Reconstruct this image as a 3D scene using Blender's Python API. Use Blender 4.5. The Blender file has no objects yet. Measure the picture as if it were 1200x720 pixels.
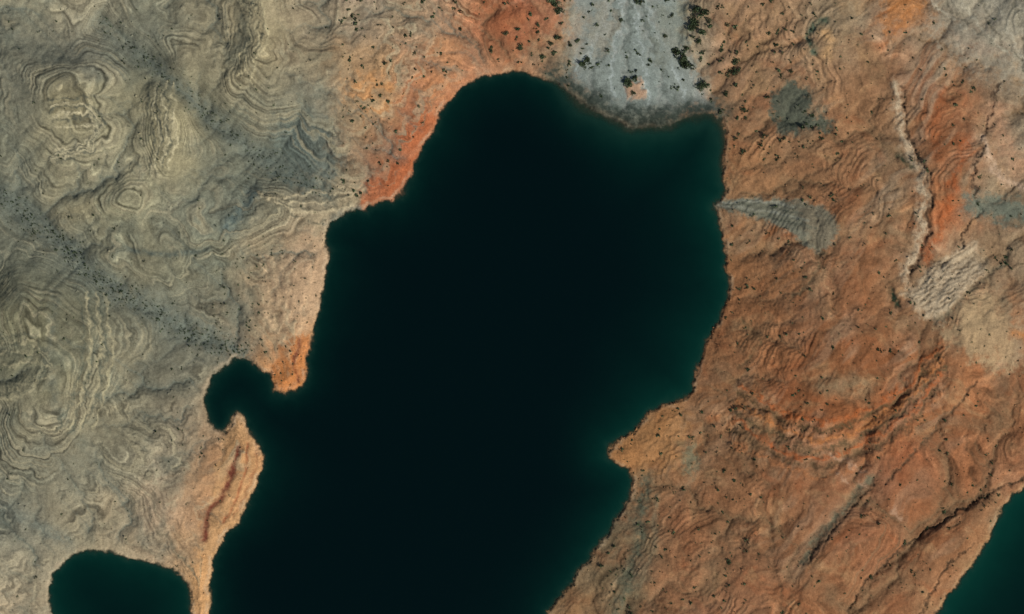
import bpy, math, heapq, numpy as np, time
T0=time.time()
S=0.5
f32=np.float32
# ------------------------------------------------------------------ noise
_tabs={}
def _tab(seed):
    if seed not in _tabs:
        a=np.random.RandomState(seed).rand(256,256)*2*np.pi
        _tabs[seed]=(np.cos(a).astype(f32),np.sin(a).astype(f32))
    return _tabs[seed]
def perlin(x,y,seed):
    gx,gy=_tab(seed)
    xf=np.floor(x); yf=np.floor(y)
    fx=(x-xf).astype(f32); fy=(y-yf).astype(f32)
    xi=xf.astype(np.int32)&255; yi=yf.astype(np.int32)&255
    x1=(xi+1)&255; y1=(yi+1)&255
    u=fx*fx*fx*(fx*(fx*6-15)+10); v=fy*fy*fy*(fy*(fy*6-15)+10)
    a=gx[yi,xi]*fx+gy[yi,xi]*fy
    b=gx[yi,x1]*(fx-1)+gy[yi,x1]*fy
    c=gx[y1,xi]*fx+gy[y1,xi]*(fy-1)
    d=gx[y1,x1]*(fx-1)+gy[y1,x1]*(fy-1)
    a=a+u*(b-a); c=c+u*(d-c)
    return (a+v*(c-a))*1.6
def fbm(x,y,wl,octv,seed,gain=0.5,ridged=False):
    s=0; amp=1.0; tot=0; t2=0; f=1.0/wl
    for i in range(octv):
        n=perlin(x*f+17.3*i,y*f-9.1*i,seed+i)
        if ridged: n=1-2*np.abs(n)
        s=s+n*amp; tot+=amp; t2+=amp*amp; amp*=gain; f*=2.03
    return s/tot if ridged else s/math.sqrt(t2)
def sst(a,b,x):
    t=np.clip((x-a)/(b-a),0,1); return t*t*(3-2*t)
def lin(c):
    c=np.asarray(c,dtype=np.float64)/255
    return np.where(c<=0.04045,c/12.92,((c+0.055)/1.055)**2.4).astype(f32)
# ------------------------------------------------------------------ shore lines (map units, y down)
main=[(150,1500),(215,900),(240,760),(245,720),(247,680),(250,655),(262,630),(278,612),(290,590),(300,570),(307,550),(308,535),(303,522),(298,515),(292,505),(286,490),(278,482),(272,486),(270,497),(262,505),(252,503),(243,492),(240,475),(243,455),(252,440),(263,428),(275,420),(288,419),(300,427),(310,434),(318,440),(320,452),(322,458),(332,461),(345,458),(356,450),(360,440),(358,425),(363,400),(370,375),(375,350),(380,330),(383,310),(386,295),(380,285),(383,270),(388,262),(398,256),(410,248),(418,246),(428,248),(435,240),(450,237),(460,237),(470,228),(478,215),(485,200),(487,185),(497,170),(508,155),(513,140),(522,122),(535,108),(550,97),(570,89),(590,84),(612,84),(635,90),(650,96),(660,104),(668,112),(678,120),(690,126),(705,133),(720,142),(740,150),(765,148),(785,146),(800,139),(820,134),(835,133),(845,140),(850,155),(850,180),(848,200),(850,225),(846,234),(837,240),(840,255),(845,270),(850,285),(852,300),(850,315),(854,330),(854,345),(848,365),(838,385),(827,400),(822,420),(815,440),(812,455),(803,466),(790,470),(775,475),(762,482),(755,492),(742,505),(728,515),(715,523),(710,530),(712,537),(722,543),(735,550),(743,562),(740,580),(730,597),(715,620),(703,635),(690,655),(675,675),(662,692),(650,705),(642,720),(620,760),(560,900),(480,1500)]
cove=[(62,720),(58,705),(57,690),(62,672),(72,660),(85,650),(100,644),(120,645),(145,652),(170,657),(190,662),(205,670),(217,682),(223,697),(225,720),(222,760),(190,900),(120,1500),(-60,1500),(40,800)]
arm=[(1060,790),(1097,720),(1110,700),(1125,680),(1145,655),(1158,632),(1168,612),(1175,595),(1187,580),(1202,571),(1260,545),(1340,560),(1500,700),(1500,1500),(900,1500)]
def segdist(x,y,pts,closed):
    d2=np.full(x.shape,1e12,f32); inside=np.zeros(x.shape,bool)
    n=len(pts)
    for i in range(n if closed else n-1):
        ax,ay=pts[i]; bx,by=pts[(i+1)%n]
        vx=bx-ax; vy=by-ay; L=vx*vx+vy*vy+1e-9
        t=np.clip(((x-ax)*vx+(y-ay)*vy)/L,0,1)
        q=(x-ax-t*vx)**2+(y-ay-t*vy)**2
        np.minimum(d2,q,out=d2)
        if closed and ay!=by:
            c=((ay>y)!=(by>y))&(x<(bx-ax)*(y-ay)/(by-ay)+ax)
            inside^=c
    return np.sqrt(d2),inside
def shore_sd(x,y):
    wx=x+fbm(x,y,20,5,101,0.72)*3.6
    wy=y+fbm(x,y,20,5,131,0.72)*3.6
    out=np.full(x.shape,1e9,f32)
    for p in (main,cove,arm):
        d,ins=segdist(wx,wy,p,True)
        out=np.minimum(out,np.where(ins,-d,d))
    return out
# ------------------------------------------------------------------ grid
def axis(lo,hi,step,far):
    core=list(np.arange(lo,hi+0.001,step)); g=step; a=[];v=hi
    while v<hi+far:
        g*=1.17; v+=g; a.append(v)
    b=[];g=step;v=lo
    while v>lo-far:
        g*=1.17; v-=g; b.append(v)
    return np.array(b[::-1]+core+a,dtype=f32)
ax=axis(-24,1224,1.0,9000); ay=axis(-24,744,1.0,9000)
X,Y=np.meshgrid(ax,ay)
X=X.astype(f32);Y=Y.astype(f32)
sd=shore_sd(X,Y)
print('sd',time.time()-T0)
east=sst(-30,30,X-(560+ (Y-0)*0.02)+fbm(X,Y,120,2,7)*25)
# ------------------------------------------------------------------ relief
wx=X+fbm(X,Y,110,3,201)*22; wy=Y+fbm(X,Y,110,3,221)*22
hills=fbm(wx,wy,190,4,241,0.45)
rid=fbm(wx,wy,150,5,261,0.5,True)
def bump(cx,cy,rx,ry,rot=0):
    c,s=math.cos(rot),math.sin(rot)
    dx=wx*0.5+X*0.5-cx; dy=wy*0.5+Y*0.5-cy
    u=(dx*c+dy*s)/rx; v=(-dx*s+dy*c)/ry
    return np.exp(-(u*u+v*v))
relief=4.6*hills-2.4*rid
relief+= 10*bump(75,120,55,60)+9*bump(205,140,28,75)+9*bump(310,20,36,85)+7*bump(340,245,75,28,-0.3)
relief+= 9*bump(60,455,60,100)+7*bump(15,370,45,40)+6*bump(150,235,42,28)-4*bump(290,190,60,40)
relief+= 5*bump(970,370,120,90)+5*bump(1120,200,50,80)+4*bump(960,60,60,40)+4*bump(1130,380,50,60)
relief+= 2.2*fbm(0.8*wx+0.6*wy,(-0.6*wx+0.8*wy)*0.35+300,60,4,281)*sst(850,1000,X)*sst(420,560,Y)
def vline(pts,w):
    d,_=segdist(X+fbm(X,Y,40,2,290)*6,Y+fbm(X,Y,40,2,295)*6,pts,False); return np.exp(-(d/w)**2)
draw1=[(-30,205),(0,228),(40,262),(80,290),(120,330),(170,358),(230,392),(282,414)]
draw2=[(120,30),(170,70),(220,110),(262,150),(310,190),(380,225)]
draws=np.maximum(vline(draw1,26),vline(draw2,20))
rise=sst(0,170,sd)*11+ sst(0,22,sd)*2.2
H=rise+relief*sst(0,90,sd)
H=H*(1-0.5*draws)
H-=2.0*vline([(1210,556),(1150,582),(1105,610),(1060,640),(1015,680),(988,730)],12)*sst(0,40,sd)
H-=2.0*vline([(1020,560),(985,598),(957,628),(940,656),(900,740)],12)*sst(0,40,sd)
wash_poly=[(676,-80),(668,0),(664,60),(668,95),(700,118),(745,134),(800,128),(838,128),(822,90),(796,40),(800,0),(808,-80)]
ww=fbm(X,Y,40,4,301,0.6)
dw,iw=segdist(X+ww*10,Y,wash_poly,True)
dws=np.where(iw,dw,-dw)
washm=sst(-11,11,dws)
washh=sst(-45,8,dws)
H=H*(1-washh)+washh*(0.3+np.clip(sd,0,300)*0.022+0.12*np.abs(ww))
# ------------------------------------------------------------------ drainage network (flow accumulation)
i0=int(np.searchsorted(ax,-24)); j0=int(np.searchsorted(ay,-24))
sub2=(slice(j0,j0+769,2),slice(i0,i0+1249,2))
Hc=(H+0.5*fbm(X,Y,18,3,305))[sub2].astype(float); sc=sd[sub2]
ny,nx=Hc.shape
hl=Hc.ravel().tolist(); seen=bytearray(ny*nx); par=[-1]*(ny*nx); order=[]; hq=[]
wl=(sc<0).ravel().tolist()
for i in range(ny*nx):
    r_,c_=divmod(i,nx)
    if wl[i] or r_==0 or c_==0 or r_==ny-1 or c_==nx-1:
        seen[i]=1; hq.append((hl[i] if not wl[i] else -5.0,i))
heapq.heapify(hq)
nb=(-1,1,-nx,nx,-nx-1,-nx+1,nx-1,nx+1)
pop=heapq.heappop; push=heapq.heappush
while hq:
    h,i=pop(hq); order.append(i)
    r_,c_=divmod(i,nx)
    if r_==0 or c_==0 or r_==ny-1 or c_==nx-1: 
        cand=[i+d for d in nb if 0<=i+d<ny*nx and abs((i+d)%nx-c_)<=1]
    else: cand=[i+d for d in nb]
    for j in cand:
        if not seen[j]:
            seen[j]=1; par[j]=i; push(hq,(hl[j] if hl[j]>h else h+1e-4,j))
acc=[1.0]*(ny*nx)
for i in reversed(order):
    p_=par[i]
    if p_>=0: acc[p_]+=acc[i]
acc=np.array(acc).reshape(ny,nx); acc[sc<0]=0
fl=np.clip(np.log(acc+1)-2.6,0,5).astype(f32)/5
def blur(a,n):
    for _ in range(n):
        a=np.pad(a,1,mode='edge'); a=(a[:-2]+2*a[1:-1]+a[2:])/4; a=(a[:,:-2]+2*a[:,1:-1]+a[:,2:])/4
    return a
def up(a):
    u=np.clip((X+fbm(X,Y,7,2,307)*1.2+24)/2,0,nx-1.001); v=np.clip((Y+fbm(X,Y,7,2,309)*1.2+24)/2,0,ny-1.001)
    i=u.astype(int); j=v.astype(int); fu=u-i; fv=v-j
    r=(a[j,i]*(1-fu)+a[j,i+1]*fu)*(1-fv)+(a[j+1,i]*(1-fu)+a[j+1,i+1]*fu)*fv
    return (r*((X>-24)&(X<1224)&(Y>-24)&(Y<744))).astype(f32)
flow1=up(fl); flow2=up(np.clip(blur(fl,3)*2.0,0,1.2)); flow3=up(np.clip(blur(fl*fl,14)*7,0,1.2))
land=sst(3,25,sd)*(1-washm)
H-=(flow2*1.2+flow3*1.0)*land
print('flow',time.time()-T0)
# ------------------------------------------------------------------ strata: gently dipping beds cut by the slopes
noiseP=fbm(X,Y,22,4,321,0.6)*0.17
step=(0.80*(1-east)+0.95*east).astype(f32)
dip=(1-east)*(0.026*X+0.006*Y)+east*(0.040*X+0.050*Y)+1.0*fbm(X,Y,130,2,331)
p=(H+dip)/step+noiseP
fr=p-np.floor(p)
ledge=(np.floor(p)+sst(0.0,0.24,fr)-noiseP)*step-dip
patch=fbm(wx,wy,75,3,341,0.55)
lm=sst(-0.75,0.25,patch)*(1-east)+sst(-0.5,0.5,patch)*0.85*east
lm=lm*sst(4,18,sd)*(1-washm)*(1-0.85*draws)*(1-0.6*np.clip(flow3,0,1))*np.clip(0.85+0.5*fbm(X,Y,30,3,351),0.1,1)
H=H*(1-lm*0.9)+ledge*lm*0.9
band=perlin(p*0.9,X*0.004,361)+0.9*perlin(p*2.3,X*0.006+5,371)
H-=flow1*0.5*land
rough=fbm(X,Y,13,5,441,0.7)
H+=rough*0.20*sst(0,10,sd)*(1-0.75*washm)
H+=fbm(X,Y,4.2,2,451,0.8)*0.14*sst(2,10,sd)*(1-0.6*washm)
med=fbm(X+rough*3,Y,36,3,461,0.5,True)
H+=-0.6*med*sst(5,50,sd)*(1-washm)
H+=sst(0.3,3.2,sd)*1.0*(1-washm)
bed=-0.05-np.clip(-sd,0,400)*0.16-sst(0,12,-sd)*0.6
silt_t=sst(640,680,X)*sst(200,150,Y)*sst(870,840,X)
H=np.where(sd<0,bed*(1-0.5*silt_t),H+0.05)
far=sst(1500,6000,np.hypot(X-600,Y-360))
H=H*(1-far)+far*(25+12*hills)
print('height',time.time()-T0)
# ------------------------------------------------------------------ macro colour from survey points
rows={
20:[(20,150,140,112),(100,140,130,105),(180,125,120,98),(240,130,120,95),(300,160,145,112),(370,150,132,105),(430,150,130,105),(480,140,120,92),(520,180,140,105),(560,172,115,80),(610,165,100,72),(650,155,125,98),(690,140,138,120),(740,138,144,130),(790,136,138,118),(840,155,125,98),(900,160,125,95),(960,150,130,105),(1000,155,138,112),(1050,185,125,80),(1110,160,150,130),(1180,165,158,140)],
70:[(20,120,115,95),(100,115,112,95),(180,110,110,92),(240,125,115,90),(300,150,135,102),(360,140,125,98),(420,160,125,88),(500,170,120,85),(560,175,120,85),(610,170,120,85),(650,160,132,105),(700,140,140,124),(740,136,140,126),(790,138,138,122),(840,160,125,98),(900,160,122,90),(960,175,140,108),(1010,160,120,88),(1060,155,112,84),(1110,158,120,92),(1180,165,145,120)],
130:[(20,125,120,98),(90,150,138,105),(150,125,118,92),(200,150,138,105),(260,120,115,92),(310,130,122,98),(370,110,110,95),(420,145,125,95),(440,170,125,85),(490,168,105,70),(880,160,120,88),(930,138,116,92),(990,160,118,85),(1050,155,115,84),(1110,165,105,70),(1160,158,125,97),(1190,150,140,120)],
190:[(20,115,112,92),(80,130,122,96),(140,150,140,110),(200,150,138,105),(260,115,112,92),(320,105,108,92),(370,110,110,94),(410,150,128,98),(455,165,100,66),(880,158,115,80),(940,158,113,80),(1000,160,115,82),(1050,150,120,92),(1110,168,108,70),(1160,175,140,112),(1190,150,135,112)],
250:[(20,110,108,90),(80,140,128,98),(140,135,128,100),(200,118,115,94),(270,105,106,90),(320,130,122,98),(360,150,135,108),(400,160,142,110),(870,158,116,82),(1000,155,112,80),(1050,154,114,82),(1110,172,102,62),(1160,135,118,98),(1190,140,120,97)],
310:[(20,105,104,86),(80,105,105,88),(140,130,122,96),(200,120,115,92),(260,120,115,92),(310,150,130,100),(350,180,145,110),(370,186,152,118),(870,160,112,76),(930,150,100,66),(990,155,104,70),(1050,155,115,84),(1110,175,148,118),(1160,160,125,95),(1190,150,130,105)],
370:[(20,125,118,90),(80,115,110,86),(140,110,106,86),(200,105,104,88),(250,115,110,90),(290,152,130,100),(330,182,148,112),(860,155,106,72),(900,146,100,68),(960,150,100,68),(1020,146,100,68),(1080,155,115,84),(1130,168,140,110),(1190,172,120,84)],
430:[(20,120,115,90),(70,125,118,90),(130,125,115,90),(190,108,104,86),(240,115,108,88),(340,185,130,82),(850,148,104,72),(900,145,98,66),(960,148,98,65),(1020,148,95,62),(1080,146,94,60),(1140,165,112,76),(1190,160,112,80)],
490:[(20,135,126,100),(80,130,120,95),(140,125,116,92),(200,125,116,94),(240,145,128,102),(275,190,150,110),(780,175,122,80),(830,156,110,76),(880,150,106,74),(940,154,98,63),(1000,150,95,60),(1060,146,95,64),(1120,150,98,65),(1180,150,102,70)],
550:[(20,115,110,90),(80,118,112,92),(140,125,118,96),(200,142,128,104),(250,180,136,95),(285,175,118,76),(740,172,120,78),(780,160,116,82),(830,146,106,75),(900,142,100,70),(960,150,102,72),(1010,160,112,84),(1070,146,97,68),(1130,150,98,65),(1180,155,110,80)],
610:[(20,120,116,98),(80,140,128,102),(140,160,142,112),(200,162,138,110),(240,165,120,82),(735,122,108,85),(790,158,108,76),(850,148,104,73),(910,146,102,71),(970,146,100,70),(1030,145,97,66),(1090,148,96,64),(1150,158,114,80)],
665:[(20,150,138,112),(50,150,138,112),(215,168,140,107),(240,178,138,95),(700,145,120,90),(740,120,106,82),(790,155,108,76),(850,146,105,76),(920,138,97,69),(980,146,97,66),(1040,138,94,68),(1100,156,110,77)],
705:[(20,165,145,115),(235,190,145,98),(670,160,120,84),(730,130,108,82),(800,155,108,77),(860,155,110,80),(930,160,110,76),(1000,142,99,69),(1060,160,120,87)]}
cp=[(x,y,r,g,b) for y,l in rows.items() for (x,r,g,b) in l]
cx=np.arange(-100,1301,5,dtype=f32); cy=np.arange(-100,841,5,dtype=f32)
CX,CY=np.meshgrid(cx,cy); W=np.zeros(CX.shape,f32)+1e-12; A=np.zeros(CX.shape+(3,),f32)
for (x,y,r,g,b) in cp:
    d2=(CX-x)**2+(CY-y)**2
    w=np.exp(-d2/(2*25.0**2))+1e-6/(d2+100)
    W+=w; A+=w[...,None]*lin((r,g,b))
A/=W[...,None]
def samp(tx,ty):
    u=np.clip((tx+100)/5,0,len(cx)-1.001); v=np.clip((ty+100)/5,0,len(cy)-1.001)
    i=u.astype(int); j=v.astype(int); fu=(u-i)[...,None].astype(f32); fv=(v-j)[...,None].astype(f32)
    return (A[j,i]*(1-fu)+A[j,i+1]*fu)*(1-fv)+(A[j+1,i]*(1-fu)+A[j+1,i+1]*fu)*fv
C=samp(X+fbm(X,Y,50,5,501,0.65)*18,Y+fbm(X,Y,50,5,521,0.65)*18)
WX=fbm(X,Y,20,4,541,0.65)*0.7; WY=fbm(X,Y,20,4,561,0.65)*0.7
brk=fbm(X,Y,10,5,581,0.75)*0.7
def box(pts,m):
    xs=[q[0] for q in pts]; ys=[q[1] for q in pts]
    a0=np.searchsorted(ax,min(xs)-m); a1=np.searchsorted(ax,max(xs)+m)
    b0=np.searchsorted(ay,min(ys)-m); b1=np.searchsorted(ay,max(ys)+m)
    return (slice(b0,b1),slice(a0,a1))
def line(pts,w,col,st=1.0,dh=0,warp=5,br=0.6):
    b=box(pts,w*3+warp*2+2)
    d,_=segdist(X[b]+WX[b]*warp,Y[b]+WY[b]*warp,pts,False)
    m=np.exp(-(d/w)**2)*st*np.clip(1+br*brk[b]*2,0,1.3); m=np.clip(m,0,1)
    C[b]=C[b]*(1-m[...,None])+lin(col)*m[...,None]
    if dh: H[b]+=np.where(sd[b]>2,dh*m,0)
def poly(pts,col,st=1.0,fe=4,dh=0,warp=8,br=1.0):
    b=box(pts,fe*4+warp*2+2)
    d,i=segdist(X[b]+WX[b]*warp,Y[b]+WY[b]*warp,pts,True)
    m=sst(-fe*1.3,fe*1.3,np.where(i,d,-d)+brk[b]*fe*br*2)*st
    C[b]=C[b]*(1-m[...,None])+lin(col)*m[...,None]
    if dh: H[b]+=np.where(sd[b]>2,dh*m,0)
# general geology colouring
ol=sst(0.0,1.0,fbm(wx,wy,80,5,641,0.62))
C=C*(1-0.5*ol[...,None])+(lin((106,110,94))*(1-east)[...,None]+lin((130,112,86))*east[...,None])*0.5*ol[...,None]
red=sst(0.0,0.9,fbm(wx*0.7+wy*0.5,wy-0.6*wx,60,5,621,0.65))*east*(1-washm)
C=C*(1-0.36*red[...,None])+lin((156,86,50))*0.36*red[...,None]
tan=sst(0.1,1.0,fbm(wx*0.7+wy*0.5+400,wy-0.6*wx,45,5,631,0.68))*east*(1-washm)
C=C*(1-0.5*tan[...,None])+lin((176,140,102))*0.5*tan[...,None]
# diagonal pale grey-white seams running NE-SW on the east side
u_=0.75*wx-0.66*wy; v_=0.66*wx+0.75*wy
seam=fbm(v_*1.0,u_*0.12,30,4,651,0.6,True)
sm=sst(0.30,0.70,seam)*sst(-0.3,0.6,fbm(X,Y,110,3,656))*east*(1-washm)*(0.3+0.7*sst(940,1100,X)*sst(520,380,Y))
C=C*(1-0.55*sm[...,None])+lin((178,164,140))*0.55*sm[...,None]
H+=0.4*sm*sst(5,20,sd)
# --- west tints
G=(104,108,95)
line(draw1,18,G,0.75); line(draw2,13,G,0.65)
line([(0,30),(60,70),(130,60),(180,40)],14,(112,110,94),0.4)
poly([(325,150),(350,135),(385,150),(400,190),(385,215),(345,215),(320,190)],(94,102,92),0.8,12,0,14)
line([(268,268),(285,245),(300,225)],9,(86,94,86),0.85)
line([(150,292),(200,300),(245,292)],4,(84,90,80),0.7)
line([(-10,590),(30,608),(80,635)],9,(112,114,100),0.6)
line([(70,350),(62,420),(70,470),(100,520)],6,(96,98,84),0.5)
poly([(405,95),(440,90),(465,105),(460,130),(430,138),(408,125)],(190,136,86),0.8,7)
poly([(470,150),(498,128),(514,142),(505,165),(478,178),(466,168)],(172,98,60),0.85,4)
poly([(418,250),(430,215),(455,195),(488,188),(482,220),(460,240)],(162,90,54),0.88,5,0,8)
poly([(500,60),(530,20),(545,70),(530,105),(505,130),(490,110)],(182,124,80),0.55,9,0,12)
poly([(545,20),(600,0),(660,-10),(660,30),(610,60),(560,50)],(166,96,64),0.55,12,0,14)
poly([(328,300),(360,275),(390,280),(388,310),(380,345),(362,400),(318,440),(325,400),(330,350)],(188,154,118),0.5,8)
poly([(316,440),(325,412),(345,392),(366,392),(362,440),(350,462),(322,462)],(186,115,62),0.8,4)
poly([(262,508),(278,480),(292,500),(310,530),(308,560),(282,612),(258,640),(244,720),(236,720),(236,640),(245,600),(255,550)],(192,146,98),0.75,4)
poly([(222,690),(232,650),(252,655),(248,740),(225,740)],(196,146,96),0.7,6)
line([(384,262),(400,250),(420,245)],5,(110,112,98),0.7)
# strata colour
mul=1+0.70*band*lm+0.12*fbm(wx,wy,33,4,601,0.6)
C*=np.clip(mul,0.45,1.8)[...,None]
pale=sst(0.1,0.45,perlin(p*1.3+3,Y*0.003,611))*lm*(1-east)
C=C*(1-0.5*pale[...,None])+lin((180,166,132))*0.5*pale[...,None]
palE=sst(0.2,0.6,perlin(p*0.8+9,Y*0.003,617))*lm*east
C=C*(1-0.35*palE[...,None])+lin((176,146,112))*0.35*palE[...,None]
ledge_shade=np.exp(-((fr-0.90)/0.10)**2)*lm*(1-0.4*east)       # thin shade line under each ledge, painted into the colour
C*=(1-0.36*ledge_shade)[...,None]
gm=(np.clip(flow1*0.6+flow3*0.38,0,0.8)*land)[...,None]
C=C*(1-gm)+(lin((98,102,90))*(1-east)[...,None]+lin((118,96,72))*east[...,None])*gm
line([(352,398),(345,420),(350,445)],2.5,(112,62,42),0.8,-0.4)
line([(280,525),(273,550),(262,580),(246,600),(238,632)],3.8,(108,58,42),0.95,-0.7,5,.3)
line([(292,520),(290,550),(278,585),(262,610)],2,(150,88,56),0.7,-0.4,4)
line([(300,520),(301,548),(288,582),(272,606)],1.4,(150,100,66),0.6,-0.4,4)
for k in range(6):
    o=k*6+ (k%2)*2
    line([(300+o*.4,222+o*.3),(340,250-o*.6),(375,262-o*1.2),(412,246-o*.6)],1.3,(190,172,136) if k%2 else (100,94,76),0.65,0.4,6,0.9)
    line([(306+o,300),(316+o*.9,340),(310+o*.8,390)],1.5,(150,125,98) if k%2 else (198,168,130),0.5,0.4,6,1.0)
    line([(62+o*.3,118+o),(100+o*.4,116+o),(126-o*.4,142+o*.5),(112-o*.2,178-o*.4),(64,192-o*.3)],1.5,(190,176,140) if k%2 else (86,86,72),0.75,0.4,8,0.7)
    line([(182+o*.7,98),(175+o,128),(184+o*.8,165),(178+o*.7,198)],1.5,(192,178,140) if k%2 else (86,86,72),0.75,0.4,7,0.7)
    line([(270+o,-20),(288+o*.8,20),(284+o,55),(264+o*.9,92)],1.5,(192,176,136) if k%2 else (94,90,72),0.75,0.4,8,0.7)
    line([(97+o*.9,345),(103+o,400),(94+o*1.1,450),(72+o*1.2,505)],1.4,(166,154,120) if k%2 else (84,86,72),0.7,0.35,7,0.7)
    line([(-5,395+o),(40+o*.4,392+o),(62+o*.2,415+o*.6),(40,445+o*.4),(0,452+o*.5)],1.4,(166,154,120) if k%2 else (88,88,72),0.6,0.3,8,0.8)
# --- north wash
poly(wash_poly,(130,138,128),0.85,8,0,14)
for k in range(11):
    a=680+k*11; e=672+k*15
    q=[(735+(k-5)*4,-20),(740+(k-5)*6,30),((a+e)/2+6*math.sin(k*2.1),80),(e,128)]
    line(q,2.0+1.5*((k*7)%3),[(162,169,160),(100,106,96),(148,150,138)][(k*5)%3],0.7,[-0.1,-0.3,0.1][k%3],12,1.1)
poly([(690,20),(712,-10),(725,30),(715,60),(695,62)],(146,136,114),0.5,8,0.2,14)
poly([(765,0),(790,10),(795,60),(780,80),(768,50)],(124,124,106),0.5,8,0.2,14)
line([(648,88),(668,102),(690,117),(718,132),(760,139),(802,131),(846,130)],15,(66,73,65),0.95,0,10,.45)
line([(672,116),(700,134),(740,150),(785,146),(825,136)],8,(42,48,42),0.95,0,5,.3)
poly([(736,98),(750,92),(756,110),(742,118),(734,112)],(178,140,108),0.8,3,0.9)
line([(680,20),(672,60)],10,(158,138,112),0.5)
line([(815,0),(820,60),(830,110)],6,(168,148,122),0.6)
# --- east
poly([(836,241),(850,234),(890,233),(930,236),(958,240),(976,255),(980,275),(958,298),(942,287),(920,270),(895,258),(865,250)],(122,125,110),0.9,3,-0.5,5)
poly([(925,240),(955,242),(975,258),(978,280),(958,296),(945,280)],(132,117,96),0.6,5)
for k in range(4): line([(842,238+k*2),(890,236+k*5),(930+k*8,242+k*9)],1.5,[(152,152,138),(96,98,86)][k%2],0.7,-0.1,4)
poly([(905,105),(925,97),(945,106),(955,128),(972,151),(942,152),(922,159),(908,140)],(86,94,82),0.9,5,-0.5,16,1.3)
line([(968,26),(951,30),(944,45),(952,62)],4,(92,102,84),0.9,-0.8)
line([(962,40),(972,52),(966,66)],6,(192,154,112),0.85,0.8)
poly([(1030,-20),(1075,-20),(1090,5),(1060,30),(1035,40)],(188,124,72),0.7,8)
poly([(1090,-20),(1240,-20),(1240,110),(1180,90),(1120,70),(1095,30)],(162,155,138),0.65,16,0,16)
for k in range(6):
    line([(1075+k*22,-15+k*3),(1120+k*16,30+k*6),(1180+k*9,62+k*9),(1230,80+k*12)],2.2,[(190,182,162),(112,106,90)][k%2],0.5,[0.4,-0.5][k%2],10,1.0)
line([(1048,100),(1050,140),(1056,170),(1076,200),(1079,245),(1072,290),(1058,322)],5.5,(192,170,142),0.9,0.5,8,.7)
line([(1056,100),(1058,140),(1064,170),(1084,200),(1087,245),(1080,290),(1064,326)],1.9,(86,70,56),0.85,-1.1,8)
line([(1052,182),(1066,196)],3.5,(66,72,54),0.8,-1.0)
line([(1168,95),(1150,155),(1136,205),(1142,245),(1120,290)],1.9,(80,64,52),0.85,-1.2,9)
line([(1128,170),(1112,215),(1105,250),(1085,300)],9,(172,92,50),0.6,0,10)
line([(1100,110),(1090,150),(1098,190)],8,(166,96,58),0.5,0,10)
line([(1160,130),(1175,165),(1190,200)],12,(188,146,116),0.6,0,10)
line([(1148,165),(1160,200),(1195,225)],4,(200,170,144),0.7,0.4,9,.8)
poly([(1126,228),(1165,232),(1210,240),(1210,262),(1160,258),(1130,248)],(104,112,100),0.85,6,0,10)
poly([(1055,345),(1110,300),(1138,284),(1152,318),(1120,352),(1098,380),(1074,364)],(196,176,148),0.92,5,0.7,6,.7)
for k in range(6):
    o=k*6+(k*5%3)
    line([(1058+o,350+o*.6),(1103+o*.8,311+o*.7),(1138+o*.3,286+o*1.1)],1.4,(112,94,74),0.6,-0.5,6,1.1)
line([(1092,382),(1160,318),(1180,300)],3,(108,100,82),0.8,-0.5,6)
poly([(1095,392),(1150,335),(1185,380),(1190,430),(1160,430),(1125,408)],(178,152,118),0.8,9,0,14)
line([(1148,300),(1170,345),(1192,400)],7,(150,130,104),0.6,0,10)
line([(1185,280),(1200,340),(1190,420)],8,(164,140,112),0.6,0,10)
line([(1044,340),(1048,358)],4.5,(46,58,44),0.95,-1.6)  # pit: its dark shadow is painted into the colour, ground lowered too
line([(1186,390),(1215,400)],5,(190,130,82),0.8)
crk=(76,62,48)
line([(1142,448),(1105,490),(1075,525),(1038,562)],2.2,(94,76,58),0.75,-1.0,8)
line([(1210,556),(1150,582),(1105,610),(1060,640),(1015,680),(988,730)],1.9,crk,0.85,-1.2,9)
line([(1020,560),(985,598),(957,628),(940,656)],5,(114,106,86),0.9,-0.8,6,0.6)
line([(1022,565),(990,602),(960,634),(944,658)],1.5,crk,0.8,-0.8,6)
line([(1140,636),(1102,672),(1072,730)],1.7,crk,0.75,-1.0,9)
line([(872,372),(886,400),(868,432)],3,(112,92,66),0.65,-0.5,10)
line([(962,296),(948,330),(925,350)],3,(114,98,74),0.65,-0.5,10)
line([(860,620),(905,660),(915,700),(905,730)],3,(108,82,60),0.55,-0.6,12)
for k,(cc,s_) in enumerate([((172,98,56),.7),((98,78,54),.8),((180,118,72),.7),((104,86,62),.75),((170,96,56),.7),((98,78,56),.7),((170,112,74),.6)]):
    o=k*11
    line([(868-o*.2,450+o),(915,482+o),(960,494+o),(1010,482+o*.9),(1060,450+o*.9),(1100,402+o*.9)],3.2,cc,s_,(-0.6 if k%2 else 0.6),11,0.8)
poly([(796,520),(812,518),(818,540),(808,560),(798,545)],(116,120,98),0.75,6)
line([(756,560),(752,595),(748,640),(728,700),(720,730)],10,(100,98,80),0.85,-0.4,9)
line([(770,580),(765,640),(745,700)],3,(140,124,98),0.6)
for (a,b) in [(990,540),(1005,548),(985,558),(1048,602),(1010,570),(975,532)]:
    line([(a-4,b-3),(a+5,b+4)],3.2,(180,144,118),0.6,0,9,1.3)
poly([(712,532),(755,490),(800,470),(805,500),(790,545),(745,555)],(178,128,82),0.6,8)
line([(960,450),(1010,452)],10,(150,124,94),0.65,0,10)
line([(1104,715),(1130,680),(1160,635),(1178,596),(1205,570)],7,(176,138,98),0.6)
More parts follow.
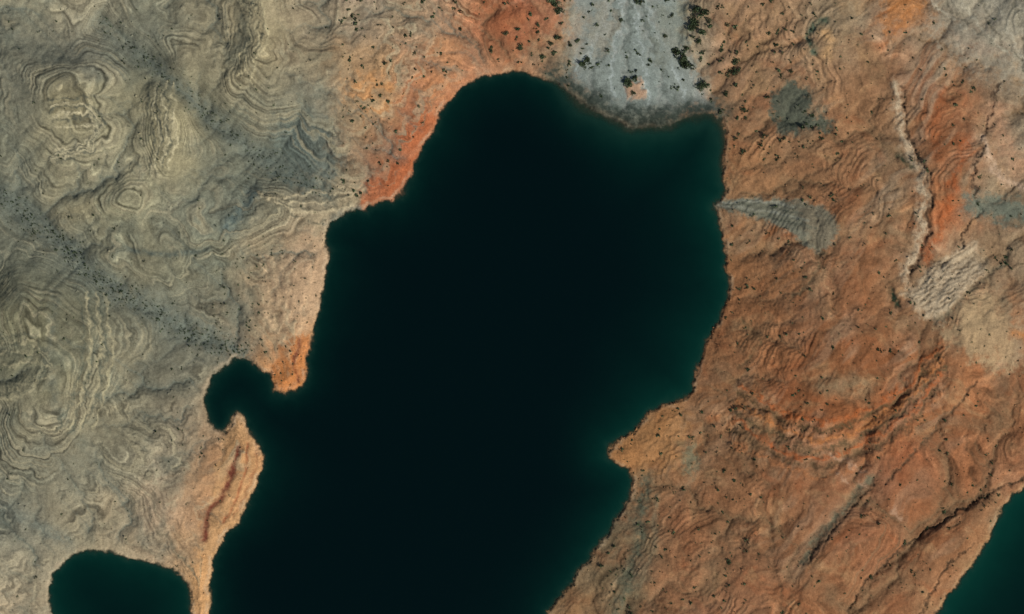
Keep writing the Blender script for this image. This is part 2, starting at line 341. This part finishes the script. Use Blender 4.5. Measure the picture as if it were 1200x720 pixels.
# fine grain: gravel, crusts and cobbles
fine=fbm(X,Y,5.5,3,701,0.85)
spk=sst(0.4,1.1,fbm(X,Y,4.0,2,731,0.9))
lts=sst(0.5,1.2,fbm(X,Y,4.6,2,761,0.9))
C*=np.clip(1+0.15*fine-0.28*spk+0.24*lts+0.08*fbm(X,Y,14,3,741),0.45,1.7)[...,None]
rim=np.exp(-((sd-3.2)/2.0)**2)*sst(-0.4,0.7,fbm(X,Y,25,3,751))*0.45*(1-washh)
C=C*(1-rim[...,None])+lin((190,166,134))*rim[...,None]
dk=np.exp(-((sd-0.0)/1.2)**2)*0.7*(1-silt_t*0.6)
C=C*(1-dk[...,None])+lin((80,72,56))*dk[...,None]
sub=(sst(0.6,-1.5,sd)*0.88)[...,None]
C=C*(1-sub)+lin((48,54,43))*sub
ee=(east*(1-washm))[...,None]
C*=(1-ee*np.array([0.16,0.17,0.24],f32))
C*=(1-(1-east)[...,None]*np.array([0.03,0.0,0.0],f32))
C=np.clip(C,0.01,0.8)
print('colour',time.time()-T0)
# ------------------------------------------------------------------ mesh builder
def grid_mesh(name,xs,ys,Z,cols):
    nx,ny=len(xs),len(ys)
    gx,gy=np.meshgrid((xs-600)*S,(360-ys)*S)
    co=np.stack([gx,gy,Z],-1).reshape(-1,3).astype(f32)
    idx=np.arange(nx*ny,dtype=np.int32).reshape(ny,nx)
    q=np.stack([idx[:-1,:-1],idx[1:,:-1],idx[1:,1:],idx[:-1,1:]],-1).reshape(-1,4)
    return from_arrays(name,co,q,cols)
def from_arrays(name,co,q,cols,smooth=True):
    me=bpy.data.meshes.new(name)
    k=q.shape[1]
    me.vertices.add(len(co)); me.vertices.foreach_set('co',co.astype(f32).ravel())
    me.loops.add(q.size); me.loops.foreach_set('vertex_index',q.astype(np.int32).ravel())
    me.polygons.add(len(q)); me.polygons.foreach_set('loop_start',(np.arange(len(q))*k).astype(np.int32))
    me.polygons.foreach_set('loop_total',np.full(len(q),k,np.int32))
    me.polygons.foreach_set('use_smooth',np.full(len(q),smooth,bool))
    me.update(calc_edges=True)
    for nm,c in cols.items():
        at=me.color_attributes.new(nm,'FLOAT_COLOR','POINT')
        c4=np.ones((len(co),4),f32); c4[:,:3]=c.reshape(-1,3); at.data.foreach_set('color',c4.ravel())
    ob=bpy.data.objects.new(name,me); bpy.context.scene.collection.objects.link(ob)
    return ob
def mat(name,rough=0.9,spec=0.2):
    m=bpy.data.materials.new(name); m.use_nodes=True
    nt=m.node_tree; b=nt.nodes['Principled BSDF']
    b.inputs['Roughness'].default_value=rough; b.inputs['Specular IOR Level'].default_value=spec
    return m,nt,b
terrain=grid_mesh('terrain',ax,ay,H,{'rock':C})
m,nt,b=mat('sandstone_desert',0.95,0.1)
N=nt.nodes.new; L=nt.links.new
at=N('ShaderNodeAttribute'); at.attribute_name='rock'
geo=N('ShaderNodeNewGeometry')
n1=N('ShaderNodeTexNoise'); n1.inputs['Scale'].default_value=1.4; n1.inputs['Detail'].default_value=6; n1.inputs['Roughness'].default_value=0.75
n2=N('ShaderNodeTexNoise'); n2.inputs['Scale'].default_value=0.22; n2.inputs['Detail'].default_value=5; n2.inputs['Roughness'].default_value=0.65
L(geo.outputs['Position'],n1.inputs['Vector']); L(geo.outputs['Position'],n2.inputs['Vector'])
mr=N('ShaderNodeMapRange'); mr.inputs['From Min'].default_value=0.3; mr.inputs['From Max'].default_value=0.7; mr.inputs['To Min'].default_value=0.68; mr.inputs['To Max'].default_value=1.32
L(n1.outputs['Fac'],mr.inputs['Value'])
mr2=N('ShaderNodeMapRange'); mr2.inputs['From Min'].default_value=0.3; mr2.inputs['From Max'].default_value=0.7; mr2.inputs['To Min'].default_value=0.88; mr2.inputs['To Max'].default_value=1.12
L(n2.outputs['Fac'],mr2.inputs['Value'])
mm=N('ShaderNodeMath'); mm.operation='MULTIPLY'; L(mr.outputs[0],mm.inputs[0]); L(mr2.outputs[0],mm.inputs[1])
vm=N('ShaderNodeVectorMath'); vm.operation='SCALE'; L(at.outputs['Color'],vm.inputs[0]); L(mm.outputs[0],vm.inputs['Scale'])
L(vm.outputs[0],b.inputs['Base Color'])
bp=N('ShaderNodeBump'); bp.inputs['Strength'].default_value=0.5; bp.inputs['Distance'].default_value=0.3
L(n1.outputs['Fac'],bp.inputs['Height']); L(bp.outputs[0],b.inputs['Normal'])
terrain.data.materials.append(m)
# ------------------------------------------------------------------ water
wxs=axis(-24,1224,2.0,1600); wys=axis(-24,744,2.0,1600)
WXX,WYY=np.meshgrid(wxs,wys)
ws=shore_sd(WXX.astype(f32),WYY.astype(f32))
dep=np.clip(-ws,0,500)
silt=sst(630,680,WXX)*sst(880,835,WXX)*sst(260,120,WYY)
big=fbm(WXX,WYY,150,3,801)
e_shore=sst(600,760,WXX)
fade=20+14*e_shore+7*big
g1=np.exp(-dep/np.clip(fade,8,80))[...,None]
deepc=lin((0,14,14)); midc=lin((4,50,40)); shal=lin((40,62,50))
smallw=(sst(260,200,WXX)*sst(560,640,WYY)+sst(1040,1100,WXX)*sst(540,580,WYY))[...,None]
g1=np.clip(g1*(0.45+0.4*e_shore[...,None])+0.3*smallw*np.exp(-dep/90)[...,None],0,1)
wc=deepc*(1-g1)+midc*g1
s1=np.exp(-dep/(2.5+9*silt))[...,None]*0.65
wc=wc*(1-s1)+shal*s1
op=sst(0,1,dep/(4+13*silt)+0.22)
wat=grid_mesh('lake_water',wxs,wys,np.zeros_like(ws),{'tint':wc,'opacity':np.repeat(op[...,None],3,-1)})
import bmesh
bm=bmesh.new(); bm.from_mesh(wat.data); bm.verts.ensure_lookup_table()
flat=(ws>14).ravel()
bmesh.ops.delete(bm,geom=[v for v in bm.verts if flat[v.index]],context='VERTS')
bm.to_mesh(wat.data); bm.free()
m,nt,b=mat('lake_water',0.12,0.15); N=nt.nodes.new; L=nt.links.new
at=N('ShaderNodeAttribute'); at.attribute_name='tint'; ao=N('ShaderNodeAttribute'); ao.attribute_name='opacity'
L(at.outputs['Color'],b.inputs['Base Color']); L(ao.outputs['Fac'],b.inputs['Alpha'])
geo=N('ShaderNodeNewGeometry'); nn=N('ShaderNodeTexNoise'); nn.inputs['Scale'].default_value=0.8; nn.inputs['Detail'].default_value=4
L(geo.outputs['Position'],nn.inputs['Vector']); bp=N('ShaderNodeBump'); bp.inputs['Strength'].default_value=0.15; bp.inputs['Distance'].default_value=0.1
L(nn.outputs['Fac'],bp.inputs['Height']); L(bp.outputs[0],b.inputs['Normal'])
wat.data.materials.append(m)
print('water',time.time()-T0)
# ------------------------------------------------------------------ vegetation
rng=np.random.RandomState(5)
def at_grid(F,x,y):
    i=np.clip(np.searchsorted(ax,x),0,len(ax)-1); j=np.clip(np.searchsorted(ay,y),0,len(ay)-1)
    return F[j,i]
def scatter(n,x0,x1,y0,y1,dens):
    x=rng.uniform(x0,x1,n); y=rng.uniform(y0,y1,n)
    k=(at_grid(sd,x,y)>4)&(rng.rand(n)<dens(x,y)); return x[k],y[k]
def pl_d(x,y,pts): return segdist(x.astype(f32),y.astype(f32),pts,False)[0]
pts=[]
clus=lambda x,y: sst(-0.3,1.0,fbm(x.astype(f32),y.astype(f32),50,3,901))
def add(xy,r0,r1,pw=2):
    for a,c in zip(*xy): pts.append((a,c,r0+(r1-r0)*rng.rand()**pw))
fl_at=lambda x,y: at_grid(flow2,x,y)
add(scatter(3200,840,1220,-20,740,lambda x,y:0.15+0.65*clus(x,y)),0.9,2.5,3)
add(scatter(2200,840,1220,-20,740,lambda x,y:0.5*np.clip(fl_at(x,y)-0.25,0,1)),0.9,2.2)
add(scatter(2800,-20,480,-20,740,lambda x,y:0.14+0.5*clus(x,y)),0.7,1.7)
add(scatter(7000,-20,480,-20,740,lambda x,y:0.7*np.clip(fl_at(x,y)-0.3,0,1)),0.6,1.6)
add(scatter(9000,-20,300,180,430,lambda x,y:0.8*np.exp(-(pl_d(x,y,draw1)/12)**2)),0.6,1.6)
add(scatter(5000,100,400,20,240,lambda x,y:0.55*np.exp(-(pl_d(x,y,draw2)/12)**2)),0.6,1.5)
add(scatter(1300,400,670,-20,240,lambda x,y:0.15+0.7*clus(x,y)),0.9,2.9)
add(scatter(360,660,850,-20,115,lambda x,y:0.15+0.6*clus(x,y)),0.9,2.8)
add(scatter(260,820,960,-20,200,lambda x,y:0.5+0*x),1.1,3.0)
add(scatter(400,700,860,470,730,lambda x,y:0.5+0*x),0.9,2.4)
add(scatter(500,250,380,280,460,lambda x,y:0.4+0*x),0.7,1.8)
bigb=[(648,4,6),(654,13,5),(683,75,5),(689,70,4),(737,98,6),(742,110,3),(745,1,4),(752,3,3),(800,68,6),(806,78,7),(793,63,6),(811,30,7),(821,39,5),(815,13,5),(818,50,4),(822,101,6),(860,73,5),(858,87,5),(866,84,3),(804,57,4),(813,22,4),(668,52,3),(636,66,4),(646,52,3),(608,56,4),(592,40,3),(629,30,3),(655,45,4),(677,48,3),(728,24,3),(787,20,3),(823,16,6),(830,27,3),(779,44,3),(846,60,3),(900,40,3),(851,30,3),(576,60,3),(540,35,3),(762,72,3),(712,60,2.5),(700,30,2.5),(850,112,3),(870,130,3),(895,160,3),(925,85,3),(852,657,3.5),(1142,240,3),(1107,600,3),(1085,620,3),(1060,636,3),(1020,676,3)]
def foliage(plist,leaves,name,tall,material,seed,trunks=False):
    r=np.random.RandomState(seed); V=[];Q=[];Cc=[];base=0
    for (px,py,rad) in plist:
        R=rad*S; z0=float(at_grid(H,np.array([px]),np.array([py]))[0]); cxw=(px-600)*S; cyw=(360-py)*S
        n=int(leaves*(0.6+rad*0.35))
        nl=max(2,int(2+rad)); lob=r.normal(0,0.42,(nl,3))*R; lob[:,2]=np.abs(lob[:,2])*0.6
        li=r.randint(0,nl,n)
        d=r.normal(0,1,(n,3)); d/=np.linalg.norm(d,axis=1)[:,None]+1e-6
        c=lob[li]+d*(R*0.55*r.uniform(0.55,1,(n,1))); c[:,2]=np.abs(c[:,2])*tall+0.12*R+0.05
        c+=np.array([cxw,cyw,z0])
        u=r.normal(0,1,(n,3)); u/=np.linalg.norm(u,axis=1)[:,None]
        w=np.cross(u,r.normal(0,1,(n,3))); w/=np.linalg.norm(w,axis=1)[:,None]+1e-6
        s=(R*0.95/np.sqrt(leaves/14.0))*r.uniform(0.3,0.65,(n,1))
        quad=np.stack([c-u*s,c-w*s*0.7,c+u*s,c+w*s*0.7],1).reshape(-1,3)
        V.append(quad); Q.append(np.arange(n*4).reshape(n,4)+base); base+=n*4
        tone=r.uniform(0.75,1.5)*r.uniform(0.6,1.4,(n,1))*(0.75+0.5*r.rand(nl)[li])[:,None]
        col=np.array(lin((64,74,50)))*tone
        Cc.append(np.repeat(col,4,0))
        if trunks:
            for t in range(4):
                a=r.uniform(0,6.28); tip=np.array([cxw+math.cos(a)*R*.5,cyw+math.sin(a)*R*.5,z0+R*0.8*tall]); root=np.array([cxw,cyw,z0-0.2])
                ring=[]
                for (pt,rr) in ((root,0.13*R),(tip,0.03*R)):
                    for kk in range(4):
                        ring.append(pt+np.array([math.cos(kk*1.57)*rr,math.sin(kk*1.57)*rr,0]))
                V.append(np.array(ring)); Q.append(np.array([[k,(k+1)%4,4+(k+1)%4,4+k] for k in range(4)])+base); base+=8
                Cc.append(np.tile(lin((95,80,62)),(8,1)))
    ob=from_arrays(name,np.concatenate(V),np.concatenate(Q),{'leaf':np.concatenate(Cc)},False)
    ob.data.materials.append(material); return ob
m,nt,b=mat('desert_foliage',0.85,0.1)
at=nt.nodes.new('ShaderNodeAttribute'); at.attribute_name='leaf'; nt.links.new(at.outputs['Color'],b.inputs['Base Color'])
foliage(pts,14,'desert_shrubs',0.7,m,11)
bb=[(x,y,r*1.0) for x,y,r in bigb]
foliage(bb,120,'juniper_trees',0.9,m,12,True)
print('shrubs',len(pts),time.time()-T0)
# ------------------------------------------------------------------ boulders (one scattered mass)
V=[];Q=[];Cc=[];base=0
ico=bmesh.new(); bmesh.ops.create_icosphere(ico,subdivisions=1,radius=1); iv=np.array([v.co[:] for v in ico.verts]); iq=np.array([[v.index for v in f.verts] for f in ico.faces]); ico.free()
bx=rng.uniform(-20,1220,14000); by=rng.uniform(-20,740,14000); s_=at_grid(sd,bx,by)
k=(s_>0.3)&(rng.rand(14000)<np.clip(np.exp(-s_/9)+0.15,0,1)*sst(-0.4,0.6,fbm(bx.astype(f32),by.astype(f32),50,2,951)))
for a,c in list(zip(bx[k],by[k]))+[(787,468)]:
    r=rng.uniform(0.35,1.0)**1.3*0.8*(1.2 if c==468 else 1)
    z=float(at_grid(H,np.array([a]),np.array([c]))[0])
    v=iv*rng.uniform(0.6,1.2,(12,1))*np.array([1,rng.uniform(.6,1.1),rng.uniform(.5,.8)])*r
    t=rng.uniform(0,6.28); ct,st=math.cos(t),math.sin(t)
    v=np.stack([v[:,0]*ct-v[:,1]*st,v[:,0]*st+v[:,1]*ct,v[:,2]],1)+np.array([(a-600)*S,(360-c)*S,z+r*0.2])
    V.append(v);Q.append(iq+base);base+=12
    col=at_grid(C,np.array([a]),np.array([c]))[0]*rng.uniform(0.85,1.35)
    if c==468: col=lin((190,180,165))
    Cc.append(np.tile(col,(12,1)))
ob=from_arrays('boulders',np.concatenate(V),np.concatenate(Q),{'rock':np.clip(np.concatenate(Cc),0.02,0.8)},False)
ob.data.materials.append(bpy.data.materials['sandstone_desert'])
# ------------------------------------------------------------------ light
elev=math.radians(44); az=math.radians(128)   # azimuth clockwise from +Y (north): sun in the south-east
sdir=np.array([math.sin(az)*math.cos(elev),math.cos(az)*math.cos(elev),math.sin(elev)])
su=bpy.data.lights.new('sun','SUN'); su.energy=3.75; su.angle=math.radians(0.5); su.color=(1,0.97,0.93)
so=bpy.data.objects.new('sun',su); bpy.context.scene.collection.objects.link(so)
from mathutils import Vector
so.rotation_euler=Vector(sdir).to_track_quat('Z','Y').to_euler(); so.location=(300,-300,500)
w=bpy.data.worlds.new('World'); bpy.context.scene.world=w; w.use_nodes=True
sk=w.node_tree.nodes.new('ShaderNodeTexSky'); sk.sky_type='NISHITA'; sk.sun_disc=False; sk.sun_elevation=elev; sk.sun_rotation=az
bg=w.node_tree.nodes['Background']; bg.inputs['Strength'].default_value=0.07
w.node_tree.links.new(sk.outputs[0],bg.inputs[0])
# ------------------------------------------------------------------ camera
cd=bpy.data.cameras.new('camera'); cam=bpy.data.objects.new('camera',cd); bpy.context.scene.collection.objects.link(cam)
D=2400; cam.location=(0,0,D); cd.sensor_width=36; cd.lens=36*D/600.0; cd.clip_start=10; cd.clip_end=20000
bpy.context.scene.camera=cam
vs=bpy.context.scene.view_settings; vs.view_transform='Standard'; vs.look='None'; vs.exposure=0
print('done',time.time()-T0)
